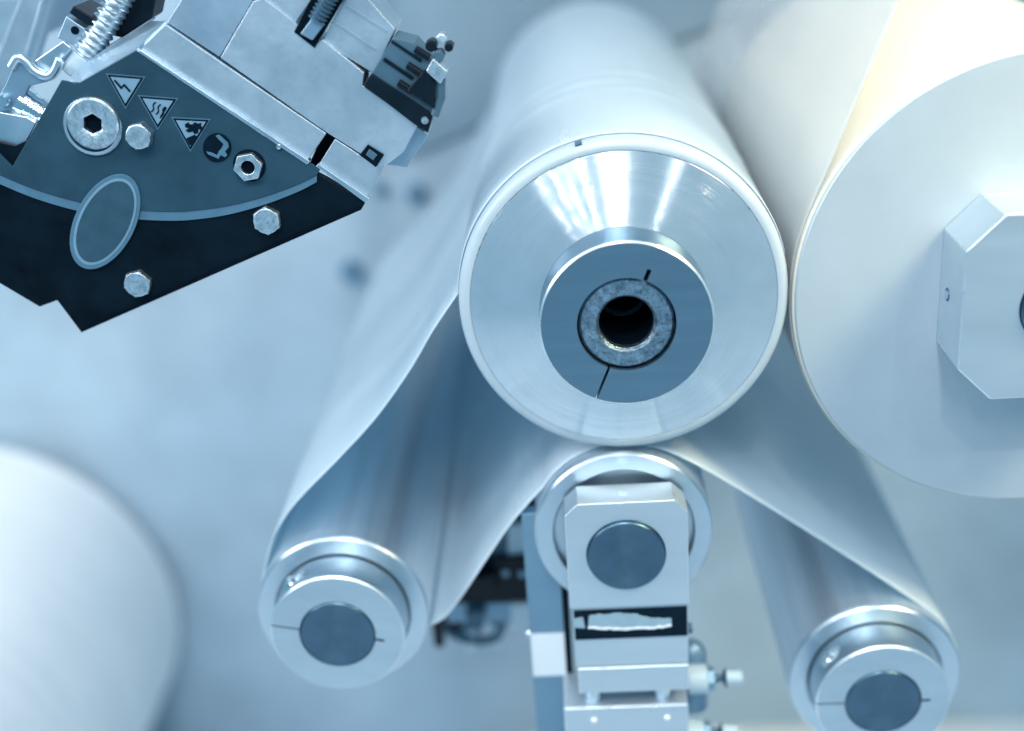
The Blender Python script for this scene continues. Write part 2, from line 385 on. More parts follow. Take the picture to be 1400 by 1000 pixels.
def chamfer_block(x, z, hw_, hh_t, hh_b, ch, y0, y1, bottom=True):
    p = [(x - hw_ + ch, z + hh_t), (x - hw_, z + hh_t - ch)]
    p += [(x - hw_, z - hh_b + ch), (x - hw_ + ch, z - hh_b), (x + hw_ - ch, z - hh_b), (x + hw_, z - hh_b + ch)] if bottom else [(x - hw_, z - hh_b), (x + hw_, z - hh_b)]
    p += [(x + hw_, z + hh_t - ch), (x + hw_ - ch, z + hh_t)]
    return p
def holed(pts, cx, cz, r, y0, y1, n=72):
    """Prism of a convex outline with a round through hole."""
    bm = NB(); k = len(pts)
    ang = sorted([(math.atan2(z - cz, x - cx) % (2 * PI), (x, z)) for x, z in pts])
    # outer loop resampled to n directions, corners kept
    dirs = sorted(set([a for a, _ in ang] + [2 * PI * i / n for i in range(n)]))
    def hit(a):
        dx, dz = math.cos(a), math.sin(a); best = None
        for i in range(k):
            (x1, z1), (x2, z2) = pts[i], pts[(i + 1) % k]; ex, ez = x2 - x1, z2 - z1
            den = dx * ez - dz * ex
            if abs(den) < 1e-12: continue
            tt = ((x1 - cx) * ez - (z1 - cz) * ex) / den; uu = ((x1 - cx) * dz - (z1 - cz) * dx) / den
            if tt > 0 and -1e-6 <= uu <= 1 + 1e-6 and (best is None or tt < best): best = tt
        return (cx + dx * best, cz + dz * best)
    O = [hit(a) for a in dirs]; I = [(cx + r * math.cos(a), cz + r * math.sin(a)) for a in dirs]
    of = [bm.verts.new((x, y0, z)) for x, z in O]; ob = [bm.verts.new((x, y1, z)) for x, z in O]
    f = [bm.verts.new((x, y0, z)) for x, z in I]; b = [bm.verts.new((x, y1, z)) for x, z in I]
    m = len(dirs)
    for i in range(m):
        j = (i + 1) % m
        bm.faces.new((of[i], of[j], f[j], f[i])); bm.faces.new((ob[i], ob[j], b[j], b[i]))
        bm.faces.new((of[i], of[j], ob[j], ob[i])); bm.faces.new((f[i], f[j], b[j], b[i]))
    return bm
t = thing('bearing_block', 'pale square bearing block with cut corners on the big roller end', 'bearing block', (bx_, 0, bz_ + 0.006))
bm = holed(chamfer_block(0, 0, 0.0580, 0.0570, 0.0570, 0.0205, 0, 0), 0, 0, 0.0249, -0.046, -0.0012)
bb = obj('block_body', bm, 'block_aluminium', t, bevel=0.0010, edge='edge_highlight')
bm = NB(); rod(bm, (-0.0583, -0.017, 0.0), (-0.0573, -0.017, 0.0), 0.0042, seg=24); obj('side_hole', bm, 'dark_bolt', t)
bm = NB(); rod(bm, (-0.0586, -0.017, 0.0), (-0.0576, -0.017, 0.0), 0.0028, seg=24); obj('dowel_pin', bm, 'polished', t)

# ------------------------------------------------------------------ film webs
def web(name, label, path, y0, y1, wrinkle=0.0, ny=110, m='film'):
    bm = NB(); n = len(path); rows = []
    for k in range(ny + 1):
        f = k / ny; y = y0 + (y1 - y0) * f; row = []
        for i, (x, z, fr) in enumerate(path):
            q = path[min(i + 1, n - 1)]; p = path[max(i - 1, 0)]
            tx, tz = q[0] - p[0], q[1] - p[1]; l = math.hypot(tx, tz) or 1
            d = wrinkle * fr * math.sin(11 * f + 0.025 * i) * f * 1.5 + wrinkle * fr * 0.5 * math.sin(27 * f + 1 + 0.04 * i) * min(1, f * 2)
            if fr < 0:      # shallow ridges pressed into the film where it lies on the roller
                d = 0
                for yc, wd_ in ((0.150, 0.007), (0.180, 0.008), (0.212, 0.008)): d -= 0.0011 * math.exp(-((y - yc - 0.004 * math.sin(i * 0.09)) / wd_) ** 2) * (0.6 + 0.4 * math.sin(i * 0.21 + yc * 90))
                d = -abs(d)
            row.append(bm.verts.new((x - tz / l * d, y, z + tx / l * d)))
        rows.append(row)
    for a, b in zip(rows, rows[1:]):
        for i in range(n - 1): bm.faces.new((a[i], a[i + 1], b[i + 1], b[i]))
    me = bpy.data.meshes.new(name); bm.to_mesh(me); bm.free(); finish(me, 60); me.materials.append(M[m])
    o = bpy.data.objects.new(name, me); C.objects.link(o)
    s = o.modifiers.new('thick', 'SOLIDIFY'); s.thickness = 0.0007; s.offset = 0
    return tag(o, label, 'film')
def arc(cx, cz, r, a0, a1, n):
    return [(cx + r * math.cos(math.radians(a0 + (a1 - a0) * i / n)), cz + r * math.sin(math.radians(a0 + (a1 - a0) * i / n)), 0.0) for i in range(n + 1)]
YW = 0.0116; RW = RI + 0.0008
lx, lz = at(469, 838); qx, qz = at(1195.5, 928); nx, nz = at(853, 729)
def joined(a, mid, b, n=8):
    """Smooth free span of measured points between two wrapped arcs."""
    sp = spline([a] + mid + [b], n)
    m = len(sp) - 1
    return [(p[0], p[1], min(1.0, 3 * i / m, 3 * (m - i) / m)) for i, p in enumerate(sp)][1:-1]
A1 = [(x, z, -1.0 if 4 < k < 92 else 0.0) for k, (x, z, _) in enumerate(arc(0, 0, RC + 0.0006, 12, 176, 96))]
span1 = pix([(628, 362), (592, 452), (559, 508), (514, 571), (461, 629), (411, 680), (385, 714), (369, 748)], YW)
A2 = arc(lx, lz, RW, 171, 338, 60)
span2 = pix([(616, 836), (671, 756), (695, 721), (719, 692)], YW)
A3 = arc(nx, nz, RI + 0.0012, 149, 84, 24)
span3 = pix([(915, 618), (990, 657), (1098, 723), (1184, 778)], YW)
A4 = arc(qx, qz, RW, 52, -75, 40)
path = A1 + joined(A1[-1][:2], span1[1:], A2[0][:2]) + A2 + joined(A2[-1][:2], span2, A3[0][:2]) + A3 + joined(A3[-1][:2], span3, A4[0][:2]) + A4
web('film_web', 'white film over the middle roller, round the lower left roller and under again', path, YW, 0.585, 0.0017)
tx, tz = at(1229, 0, 0.006)
dx, dz = tx - bx_, tz - bz_; dist = math.hypot(dx, dz); RWB = RB + 0.0006
base = math.atan2(dz, dx); th = base + math.acos(RWB / dist)
px_, pz_ = bx_ + RWB * math.cos(th), bz_ + RWB * math.sin(th)
ux, uz = tx - px_, tz - pz_; ll = math.hypot(ux, uz)
P2 = [(px_ + ux * s, pz_ + uz * s, min(1, s)) for s in [2.2 - 0.05 * i for i in range(44)]]
tdeg = math.degrees(th)
P2 += arc(bx_, bz_, RWB, tdeg, tdeg + 150, 60)
web('film_web', 'white film coming down from the top on to the big right roller', P2, 0.006, 0.585, 0.0010, m='clear_film')

# ------------------------------------------------------------------ nip bracket under the small centre roller
YB = -0.0275
t = thing('support_bracket', 'pale metal support bracket with black label under the small centre roller', 'bracket', (nx, 0, ZF))
def rel(o):   # build in world coordinates, then hang below the thing
    o.matrix_parent_inverse = Matrix.Translation((-nx, 0, -ZF)); return o
xl, zt = at(770.5, 691, YB); xr, _ = at(940.5, 691, YB); xm = (xl + xr) / 2; hwb = (xr - xl) / 2
_, zb = at(856, 829.5, YB)
cx0, cz0 = nx, nz
pts = [(xl + 0.0085, zt), (xl, zt - 0.0085), (xl, zb), (xr, zb), (xr, zt - 0.0085), (xr - 0.0085, zt)]
rel(obj('bearing_block', holed(pts, cx0, cz0, 0.0255, YB, -0.003), 'block_aluminium', t, bevel=0.0009, edge='edge_highlight'))
bm = NB(); hx, _ = at(853, 690, YB); rod(bm, (hx, -0.016, zt - 0.0012), (hx, -0.016, zt + 0.0003), 0.0030, seg=24); rel(obj('top_hole', bm, 'polished', t))
_, z1 = at(856, 911, YB); _, z2 = at(856, 943, YB + 0.002); _, z3 = at(856, 965, YB); 
bm = NB(); box(bm, xl + 0.002, xr - 0.001, YB + 0.0012, -0.004, z1, zb - 0.0004); arm = rel(obj('arm', bm, 'block_aluminium', t, bevel=0.0005))
ya = YB + 0.0012
_, zl0 = at(856, 832, ya); _, zl1 = at(856, 872, ya)
bm = NB(); box(bm, xl + 0.0025, xr - 0.0015, ya - 0.0006, ya - 0.0001, zl1, zl0); rel(obj('label_plate', bm, 'label_black', t))
yl = ya - 0.0007
tp = [(783, 846), (797, 844), (800, 859), (784, 858)]
bm = NB(); prism(bm, pix(tp, yl), yl - 0.0003, yl); rel(obj('torn_label', bm, 'torn_paper', t))
up = []; 
for i in range(27):
    f = i / 26; x = 805 + f * 113; yy = 842.5 - 4.0 * math.sin(PI * min(1, f * 1.35)) ** 0.7 + 4.5 * max(0, f - 0.55) * 2 + random.uniform(-1.1, 1.1); up.append((x, yy))
dn = []
for i in range(27):
    f = 1 - i / 26; x = 804 + f * 114; yy = 859.5 + 3.0 * math.sin(PI * f) - 2.5 * f + random.uniform(-0.8, 0.8); dn.append((x, yy))
bm = NB(); prism(bm, pix(up + dn, yl), yl - 0.0003, yl); rel(obj('torn_label', bm, 'torn_paper', t))
bm = NB(); prism(bm, pix(dn[::-1] + [(x, y - 3.2 - 0.6 * math.sin(x)) for x, y in dn], yl - 0.0004), yl - 0.0006, yl - 0.0004); rel(obj('torn_edge', bm, 'reflection_paper_white', t))
bm = NB(); box(bm, xl + 0.003, xr - 0.001, YB - 0.0006, -0.004, z2, z1 - 0.0005); rel(obj('lower_plate', bm, 'block_aluminium', t, bevel=0.0007, edge='edge_highlight'))
for pxx in (812, 905):
    x, _ = at(pxx, 954, YB + 0.010)
    bm = NB(); lathe(bm, [(0, 0), (0.0075, 0), (0.0075, 0.003), (0.006, 0.0034), (0.006, 0.0180), (0, 0.0180)], 32)
    for v in bm.verts: v.co = Vector((x + v.co.x, YB + 0.011 + v.co.z, z3 - 0.004 + v.co.y))
    rel(obj('spacer_bolt', bm, 'collar_aluminium', t))
xa, _ = at(771, 968, YB); xb, _ = at(941, 968, YB)
bm = NB(); box(bm, xa, xb, YB - 0.001, 0.012, ZF + 0.0005, z3); rel(obj('base_block', bm, 'block_aluminium', t, bevel=0.0008, edge='edge_highlight'))
for pxx, pyy in ((812, 985), (912, 981.5)):
    x, z = at(pxx, pyy, YB - 0.001)
    bm = NB(); lathe(bm, [(0, YB - 0.0022), (0.0014, YB - 0.0022), (0.0021, YB - 0.0012), (0.0021, YB), (0, YB)], 24, x, z); rel(obj('screw', bm, 'reflection_paper_white', t))
bm = NB(); x, z = at(944, 859, -0.012); rod(bm, (xr - 0.002, -0.012, z), (xr + 0.0030, -0.012, z), 0.0042, 0.0034, seg=20); rel(obj('side_screw', bm, 'dark_bolt', t))
bm = NB(); box(bm, xl + 0.010, xr - 0.010, -0.0035, 0.010, z2 - 0.002, nz - RI - 0.006); rel(obj('back_web', bm, 'block_aluminium', t))

# post left of the bracket
YQ = 0.012
xp0, _ = at(719.5, 800, YQ); xp1, _ = at(767.5, 800, YQ)
_, zp = at(745, 655, YQ)
t = thing('upright_post', 'grey square upright post with painted white reflection, left of the black label', 'post', ((xp0 + xp1) / 2, YQ, ZF))
def rel2(o): o.matrix_parent_inverse = Matrix.Translation((-(xp0 + xp1) / 2, -YQ, -ZF)); return o
top_z = nz - 0.02
bm = NB(); box(bm, xp0, xp1, YQ, YQ + 0.012, ZF + 0.0005, at(745, 702, YQ)[1]); rel2(obj('post_body', bm, 'post_paint', t, bevel=0.0006))
zs1 = at(745, 866, YQ)[1]; zs0 = at(745, 924, YQ)[1]
bm = NB(); box(bm, xp0 + 0.0003, xp1 - 0.0003, YQ - 0.0005, YQ - 0.0001, zs0, zs1); rel2(obj('reflection_paper_white', bm, 'reflection_paper_white', t))  # white patch painted in for a bright reflection on the post face
bm = NB(); x, z = at(716, 866, YQ + 0.006); rod(bm, (xp0 - 0.0022, YQ + 0.006, z), (xp0 + 0.001, YQ + 0.006, z), 0.0022, seg=18); rel2(obj('side_screw', bm, 'polished', t))
bm = NB(); box(bm, xp1, xp1 + 0.0045, YQ + 0.002, YQ + 0.010, ZF + 0.0005, at(770, 800, YQ)[1]); rel2(obj('gap_shade_strip', bm, 'label_black', t))  # black strip added for the shade in the gap beside the post

# air fittings on the right of the bracket
def fitting(px, py, label, size=1.0):
    yf = 0.004; x, z = at(px, py, yf); s = size
    t = thing('air_fitting', label, 'fitting', (x, yf, z), group='air fittings beside the bracket')
    bm = NB(); rod(bm, (0.0, 0, 0), (0.0135 * s, 0, 0), 0.0105 * s, seg=32); obj('fitting_body', bm, 'white_fitting', t, bevel=0.001)
    bm = NB(); 
    for i in range(6):
        pass
    rod(bm, (0.0135 * s, 0, 0), (0.0185 * s, 0, 0), 0.0085 * s, seg=6); obj('hex_nut', bm, 'post_paint', t, bevel=0.0005)
    bm = NB(); rod(bm, (0.0185 * s, 0, 0), (0.0245 * s, 0, 0), 0.0035 * s, 0.0022 * s, seg=16); rod(bm, (0.0238 * s, 0, 0), (0.0268 * s, 0, 0), 0.0022 * s, 0.0072 * s, seg=20); obj('release_collar', bm, 'dark_bolt', t)
    bm = NB(); rod(bm, (0.0268 * s, 0, 0), (0.038 * s, 0.0, 0), 0.0052 * s, seg=20); obj('tube_stub', bm, 'white_fitting', t)
    return t
fitting(940, 929, 'pale round air fitting right of the bracket plate')
fitting(936, 1003, 'pale air fitting at the bottom edge, right of the base block')
t = thing('pressure_regulator', 'domed grey regulator above the pale air fitting', 'regulator', (*[at(940, 902, 0.02)[0], 0.02], at(940, 902, 0.02)[1]))
bm = NB(); kn = []
for k in range(10): a = k / 9 * PI / 2; kn.append((0.0105 * math.cos(a), 0.014 * math.sin(a)))
lathe(bm, [(0, -0.042)] + [(0.0105, -0.042)] + kn, 40)
for v in bm.verts: v.co = Vector((v.co.x + 0.0035, v.co.z, v.co.y + 0.002))
obj('knob_body', bm, 'post_paint', t)
bm = NB(); lathe(bm, [(0.0104, -0.012), (0.0115, -0.012), (0.0115, -0.008), (0.0104, -0.008)], 40, closed=True)
for v in bm.verts: v.co = Vector((v.co.x + 0.0035, v.co.z, v.co.y + 0.002))
obj('knob_band', bm, 'white_fitting', t)

# valve unit behind the post
YV = 0.15
vx, vz = at(690, 790, YV)
t = thing('valve_unit', 'out of focus black valve with pale fittings, behind the post', 'valve', (vx, YV, vz))
def rel3(o): o.matrix_parent_inverse = Matrix.Translation((-vx, -YV, -vz)); return o
def pbox(pts, y0, y1, m, name, bev=0.001): bm = NB(); prism(bm, pix(pts, y0), y0, y1); return rel3(obj(name, bm, m, t, bevel=bev))
pbox([(618, 772), (735, 758), (735, 822), (618, 824)], YV, YV + 0.05, 'black_plastic', 'valve_body')
pbox([(672, 690), (735, 684), (735, 722), (672, 722)], YV + 0.012, YV + 0.05, 'black_plastic', 'top_cap')
pbox([(668, 722), (694, 719), (694, 766), (668, 770)], YV + 0.006, YV + 0.045, 'grey_plastic', 'coil_cover')
pbox([(694, 719), (735, 717), (735, 762), (694, 768)], YV + 0.004, YV + 0.045, 'white_fitting', 'coil')
pbox([(608, 826), (735, 824), (735, 850), (612, 852)], YV + 0.004, YV + 0.046, 'post_paint', 'manifold')
pbox([(697, 828), (735, 826), (735, 858), (700, 860)], YV - 0.004, YV + 0.0038, 'white_fitting', 'end_cap')
for a_, b_, m_, nm in (((652, 852), 7, 'dark_bolt', 'port'), ((648, 878), 10, 'white_fitting', 'push_fitting'), ((680, 872), 10, 'white_fitting', 'push_fitting'), ((600, 872), 8, 'black_plastic', 'plug'), ((632, 862), 8, 'post_paint', 'push_fitting')):
    x, z = at(*a_, YV + 0.015); r = plen(b_, a_[1], YV + 0.015)
    bm = NB(); rod(bm, (x, YV + 0.015, z + 0.016), (x, YV + 0.015, z - 0.007), r, seg=20); rel3(obj(nm, bm, m_, t, bevel=0.001))
for pxx, pyy in ((691, 783), (714, 784)):
    x, z = at(pxx, pyy, YV); bm = NB(); lathe(bm, [(0, YV - 0.002), (0.003, YV - 0.002), (0.0035, YV + 0.001), (0, YV + 0.001)], 20, x, z); rel3(obj('screw', bm, 'post_paint', t))
pbox([(632, 742), (676, 700), (690, 772), (630, 776)], YV + 0.02, YV + 0.05, 'black_plastic', 'solenoid')
pbox([(650, 792), (676, 786), (680, 812), (652, 814)], YV - 0.012, YV - 0.0005, 'black_plastic', 'manual_override')
pbox([(586, 846), (628, 832), (634, 862), (596, 868)], YV + 0.006, YV + 0.03, 'black_plastic', 'port_block')
pbox([(636, 838), (664, 836), (662, 858), (640, 862)], YV - 0.006, YV + 0.003, 'grey_plastic', 'port_block')
hp = spline([(at(a, b, YV)[0], YV + 0.01, at(a, b, YV)[1]) for a, b in ((690, 852), (676, 882), (640, 884), (612, 872), (600, 840))], 8)
bm = NB(); sweep(bm, hp, 0.0042, 12); rel3(obj('air_hose', bm, 'grey_plastic', t))
bm = NB(); box(bm, vx - 0.004, vx + 0.012, YV + 0.049, YP + 0.002, vz - 0.012, vz + 0.004); rel3(obj('mounting_rail', bm, 'post_paint', t))

# ------------------------------------------------------------------ parent roll on the floor, far left
RP = 0.223
rx, rz = at(-12, 838, 0.73); RP = rz - ZF - 0.0005
t = thing('paper_roll', 'large blurred white roll lying at the lower left edge', 'roll', (rx, 0.24, ZF))
bm = NB(); pr = [(0.04, 0.0), (RP - 0.002, 0.0), (RP, 0.002)]
for i in range(1, 60): pr.append((RP - 0.0014 * (0.5 + 0.5 * math.sin(i * 0.9 + 2 * math.sin(i * 0.37))) , 0.002 + 0.486 * i / 60))
pr += [(RP, 0.488), (RP - 0.004, 0.490), (0.04, 0.490)]
lathe(bm, pr, 128, 0, RP + 0.0005, closed=True); obj('wound_paper', bm, 'paper', t)
bm = NB(); lathe(bm, [(0.0395, -0.004), (0.0395, 0.494), (0.035, 0.494), (0.035, -0.004)], 48, 0, RP + 0.0005, closed=True); obj('core', bm, 'grey_plastic', t)

# ------------------------------------------------------------------ cutter head, upper left
YH = 0.012
hx0, hz0 = at(250, 200, YH)
t = thing('cutter_head', 'dark machine head with warning triangles and pale metal block, upper left corner', 'machine head', (hx0, YH, hz0))
def rel4(o): o.matrix_parent_inverse = Matrix.Translation((-hx0, -YH, -hz0)); return o
def part(name, pts, y0, y1, m, bev=0.0, parent=None, ref=None):
    bm = NB(); prism(bm, pix(pts, y0 if ref is None else ref), y0, y1); o = obj(name, bm, m, parent or t, bevel=bev)
    if parent is None: rel4(o)
    return o
# black base plate
part('base_plate', [(-60, 180), (20, 200), (200, 120), (446, 246), (499, 278), (494, 287), (111, 455), (78, 411), (54, 420), (0, 388), (-60, 355)], YH, YH + 0.008, 'black_plate', 0.0005)
lip = [(111, 455)] + [(111 + 383 * i / 40 + 0.0, 455 - 168 * i / 40) for i in range(1, 41)]
inn = [(112 + 380 * i / 40, 449.5 - 167 * i / 40 + random.uniform(-1.2, 1.2)) for i in range(41)][::-1]
part('worn_lip', lip + inn, YH - 0.0012, YH - 0.0001, 'bore_black')
# blue upper panel, its lower edge an arc
arcp = [(-60, 212), (0, 240), (52, 261), (108, 277), (150, 284), (193, 288.5), (230, 290), (260, 289), (300, 284), (334, 277), (372, 266), (409, 252), (433, 240)]
arcs = [tuple(p) for p in spline(arcp, 6)]
part('upper_panel', [(186, 70), (110, 113), (100, 115), (95, 112), (84, 110), (17, 228), (-60, 150)] [::1] + arcs + [(438, 232)], YH - 0.0016, YH - 0.0001, 'blue_plate', 0.0003)
n_ = len(arcs); strip = []
for i, (x, y) in enumerate(arcs):
    a = arcs[max(i - 1, 0)]; b = arcs[min(i + 1, n_ - 1)]; l = math.hypot(b[0] - a[0], b[1] - a[1])
    strip.append((x - (b[1] - a[1]) / l * -0, y + 12 * (1 - 0.25 * max(0, (x - 300) / 140))))
part('arc_stripe', arcs + strip[::-1], YH - 0.0011, YH - 0.00005, 'print_stripe')
def oval(cx, cy, a, b, rot, n=56):
    return [(cx + a * math.cos(2 * PI * i / n) * math.cos(rot) - b * math.sin(2 * PI * i / n) * math.sin(rot), cy + a * math.cos(2 * PI * i / n) * math.sin(rot) + b * math.sin(2 * PI * i / n) * math.cos(rot)) for i in range(n)]
rt = math.radians(-63)
bd = part('oval_badge', oval(143.5, 303.5, 70, 41, rt), YH - 0.0026, YH - 0.0015, 'print_stripe', 0.0003)
part('badge_face', oval(143.5, 303.5, 60, 32.5, rt), YH - 0.0031, YH - 0.0026, 'badge', 0.0002)
part('badge_line', oval(143.5, 303.5, 64, 35.8, rt), YH - 0.0028, YH - 0.0020, 'print_light')
# warning signs
def scale_pts(p, s):
    cx = sum(a for a, b in p) / len(p); cy = sum(b for a, b in p) / len(p); return [(cx + (a - cx) * s, cy + (b - cy) * s) for a, b in p]
YS = YH - 0.0017
for k, tri in enumerate(([(147.5, 102.5), (196, 106.5), (171.8, 146)], [(191.5, 132), (241, 136), (216, 174.5)], [(237, 162), (285.5, 164.5), (260.5, 204.5)])):
    part('warning_triangle', scale_pts(tri, 1.12), YS - 0.0002, YS, 'print_stripe', ref=YS)
    part('triangle_border', scale_pts(tri, 1.02), YS - 0.0004, YS - 0.0002, 'print_dark', ref=YS)
    part('triangle_face', scale_pts(tri, 0.84), YS - 0.0006, YS - 0.0004, 'print_light', ref=YS)
def mark(name, pts, m='print_dark', y=None): return part(name, pts, (YS if y is None else y) - 0.0009, (YS if y is None else y) - 0.0006, m, ref=YS)
def stroke(pl, w_):
    L_, R_ = [], []
    for i, p in enumerate(pl):
        a, b = pl[max(i - 1, 0)], pl[min(i + 1, len(pl) - 1)]
        l = math.hypot(b[0] - a[0], b[1] - a[1]); nx_, ny_ = -(b[1] - a[1]) / l * w_, (b[0] - a[0]) / l * w_
        L_.append((p[0] + nx_, p[1] + ny_)); R_.append((p[0] - nx_, p[1] - ny_))
    return L_ + R_[::-1]
mark('lightning_mark', stroke([(157, 109.5), (166.0, 120.0)], 1.3)); mark('lightning_mark', stroke([(165.2, 121.2), (171.0, 115.2)], 1.2)); mark('lightning_mark', stroke([(170.2, 116.0), (178.5, 125.2)], 1.3))
for k in range(3):
    x0, y0 = 205 + 7.5 * k, 158.5 - 5.5 * 0 + 1.5 * k - 3.0 * 0
    wv = []
    for i in range(9):
        f = i / 8; wv.append((207 + 6.6 * k + 6.5 * f + 1.7 * math.sin(2 * PI * f), 153 + 3.2 * k - 13.5 * f))
    mark('heat_wave', [(x - 0.9, y - 0.5) for x, y in wv] + [(x + 0.9, y + 0.5) for x, y in wv[::-1]])
mark('heat_bar', [(218.5, 160.5), (226.5, 146.5), (228.5, 147.7), (220.5, 161.7)])
mark('crush_mark', [(253, 170), (258, 167), (260, 170), (264, 170.5), (267, 167), (271, 169), (276, 167.5), (275, 172), (279, 175), (277, 179), (272, 176), (271, 182), (266, 183), (264, 179.5), (258, 181), (254, 178), (259, 175), (254, 174)])
mark('crush_mark', [(255, 189), (262, 186), (267, 184), (270, 187), (263, 199.5), (259.5, 197.5)])
mark('crush_dot', oval(262.2, 167.3, 2.6, 2.4, 0, 16), 'print_light', YS - 0.0003)
part('hand_sign', oval(297, 202, 19.3, 19.8, 0), YS - 0.0004, YS, 'print_dark', ref=YS)
hs = YS - 0.0004
for g in ([(295, 185.5), (300, 184), (312, 195), (313, 201), (308, 207), (303, 203), (306, 197), (299, 190)], [(303, 203), (308, 207), (311, 212), (308, 215), (302, 212), (299, 217), (285, 211), (282.5, 207), (290, 208.5), (297, 212), (300, 206)]):
    part('hand_mark', g, hs - 0.0003, hs, 'print_stripe', ref=YS)
# bolts
def hexbolt(px, py, rp, h, m='zinc_bolt', rot=0.3, socket=0.0, washer=0.0, name='hex_bolt', y=YH):
    yb = y - h
    x, z = at(px, py, yb); r = plen(rp, py, yb)
    bm = NB(); hp = circle(x, z, r, 6, rot)
    if socket:
        o = holed(hp, x, z, r * socket, yb, y - 0.0002, 36); b = rel4(obj(name, o, m, t, bevel=0.0006))
        bm.free(); bm = NB(); lathe(bm, [(0, yb + 0.003), (r * socket * 0.99, yb + 0.003), (r * socket * 0.99, yb + 0.004), (0, yb + 0.004)], 24, x, z); obj('socket', bm, 'bore_black', b)
    else:
        lathe(bm, [(0, yb - 0.0004), (r * 0.86, yb - 0.0004), (r * 0.90, yb), (r * 0.90, yb + 0.002), (0, yb + 0.002)], 36, x, z)
        prism(bm, hp, yb + 0.0003, y - 0.0002); b = rel4(obj(name, bm, m, t, bevel=0.0009))
    if washer:
        bm = NB(); rw = plen(washer, py, y); xx, zz = at(px, py, yb); lathe(bm, [(0, y - 0.0016), (rw, y - 0.0016), (rw, y - 0.0003), (0, y - 0.0003)], 48, xx, zz); rel4(obj('recess', bm, 'bore_black', t))
    return b
hexbolt(188.5, 187.5, 19, 0.0085, rot=0.15, y=YH - 0.0015)
hexbolt(364, 303, 20, 0.0055, rot=0.5)
hexbolt(187, 389.5, 19.5, 0.0055, rot=0.2)
hexbolt(338.5, 229.5, 20.5, 0.0050, rot=0.12, socket=0.46, y=YH - 0.0016, name='lock_nut')
x, z = at(341, 226.5, YH - 0.0018); bm = NB(); r_ = plen(22.5, 226, YH); lathe(bm, [(0, YH - 0.0020), (r_, YH - 0.0020), (r_, YH - 0.0014), (0, YH - 0.0014)], 48, x, z); rel4(obj('nut_recess', bm, 'print_dark', t))
# large socket disc
yb = YH - 0.0075; x, z = at(126, 170, yb); r_ = plen(36, 170, yb)
def hexring(bm, rows, x, z, n=72, rot=0.35):
    R = []
    for r, y, hx_ in rows:
        row = []
        for i in range(n):
            a = 2 * PI * i / n
            rr = r * (math.cos(PI / 6) / math.cos(((a - rot) % (PI / 3)) - PI / 6) if hx_ else 1.0)
            row.append(bm.verts.new((x + rr * math.cos(a), y, z + rr * math.sin(a))))
        R.append(row)
    for a, b in zip(R, R[1:]):
        for i in range(n): bm.faces.new((a[i], a[(i + 1) % n], b[(i + 1) % n], b[i]))
    return bm
bm = NB(); hexring(bm, [(r_ * 0.40, yb + 0.0056, True), (r_ * 0.40, yb + 0.0008, True), (r_ * 0.47, yb, False), (r_ * 0.93, yb, False), (r_, yb + 0.0012, False), (r_, yb + 0.0052, False)], x, z); disc = rel4(obj('socket_disc', bm, 'zinc_bolt', t))
bm = NB(); lathe(bm, [(r_ * 0.98, yb + 0.0035), (r_ * 1.10, yb + 0.0038), (r_ * 1.14, yb + 0.0046), (r_ * 1.14, yb + 0.0058), (r_ * 0.98, yb + 0.0058)], 72, x - 0.0018, z - 0.0024, closed=True); rel4(obj('disc_flange', bm, 'sheet_metal', t))
bm = NB(); prism(bm, circle(x, z, r_ * 0.42, 6, 0.2), yb + 0.0044, yb + 0.0056); rel4(obj('hex_socket', bm, 'bore_black', t))
# milled body: edge strip, blocks (sides all parallel to the panel's top edge)
YM = YH + 0.001
part('edge_bead', [(186, 70), (191, 67.5), (424, 221), (420, 226)], YH - 0.0028, YH + 0.004, 'sheet_metal', 0.0006)
part('edge_strip', [(191, 67), (226, 33), (446, 183), (421, 219)], YM, YM + 0.05, 'milled_block', 0.0006)
part('corner_block', [(434, 228), (458, 190), (516, 228), (514, 252), (500, 274), (446, 238)], YM + 0.001, YM + 0.045, 'milled_block', 0.0006)
part('corner_bead', [(432, 228), (435, 224), (505, 272), (500, 278)], YH - 0.002, YH + 0.003, 'sheet_metal', 0.0004)
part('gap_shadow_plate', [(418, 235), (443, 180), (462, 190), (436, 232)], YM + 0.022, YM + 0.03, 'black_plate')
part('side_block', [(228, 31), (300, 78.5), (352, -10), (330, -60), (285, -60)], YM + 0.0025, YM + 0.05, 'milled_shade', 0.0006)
part('main_block', [(301, 79.5), (346, 2), (360, -3), (404, 31), (428, 62), (441, 54), (498, 100), (496, 117), (572, 170), (552, 208), (529, 226), (519, 227), (447, 182)], YM + 0.0012, YM + 0.05, 'milled_block', 0.0006)
part('back_block', [(350, -4), (366, -60), (470, -40), (540, 40), (512, 102), (440, 57), (470, 0), (425, 2), (404, 32)], YM + 0.004, YM + 0.045, 'milled_block', 0.0006)
part('groove', [(458, 34), (460, 31), (516, 68), (514, 71)], YM + 0.0036, YM + 0.0052, 'milled_shade')
part('groove', [(472, 10), (474, 7), (530, 42), (528, 45)], YM + 0.0036, YM + 0.0052, 'milled_shade')
part('slot_floor', [(402, 44), (440, -30), (482, -20), (430, 66)], YM + 0.0003, YM + 0.0011, 'black_plate')
part('slot_nut', [(410, 47), (427, 24), (444, 33), (427, 56)], YM - 0.004, YM + 0.0002, 'post_paint', 0.0008)
p0, p1 = at(433, 28, YM - 0.002), at(470, -38, YM - 0.002)
bm = NB(); pts = [(p0[0] + (p1[0] - p0[0]) * i / 60, YM - 0.0015, p0[1] + (p1[1] - p0[1]) * i / 60) for i in range(61)]
sweep(bm, pts, lambda i: 0.0047 + 0.0009 * math.cos(i * PI / 2.5), 16); rel4(obj('threaded_rod', bm, 'dark_bolt', t))
part('pocket', [(492, 212), (503, 198), (525, 212), (514, 229)], YM + 0.0003, YM + 0.0010, 'black_plate')
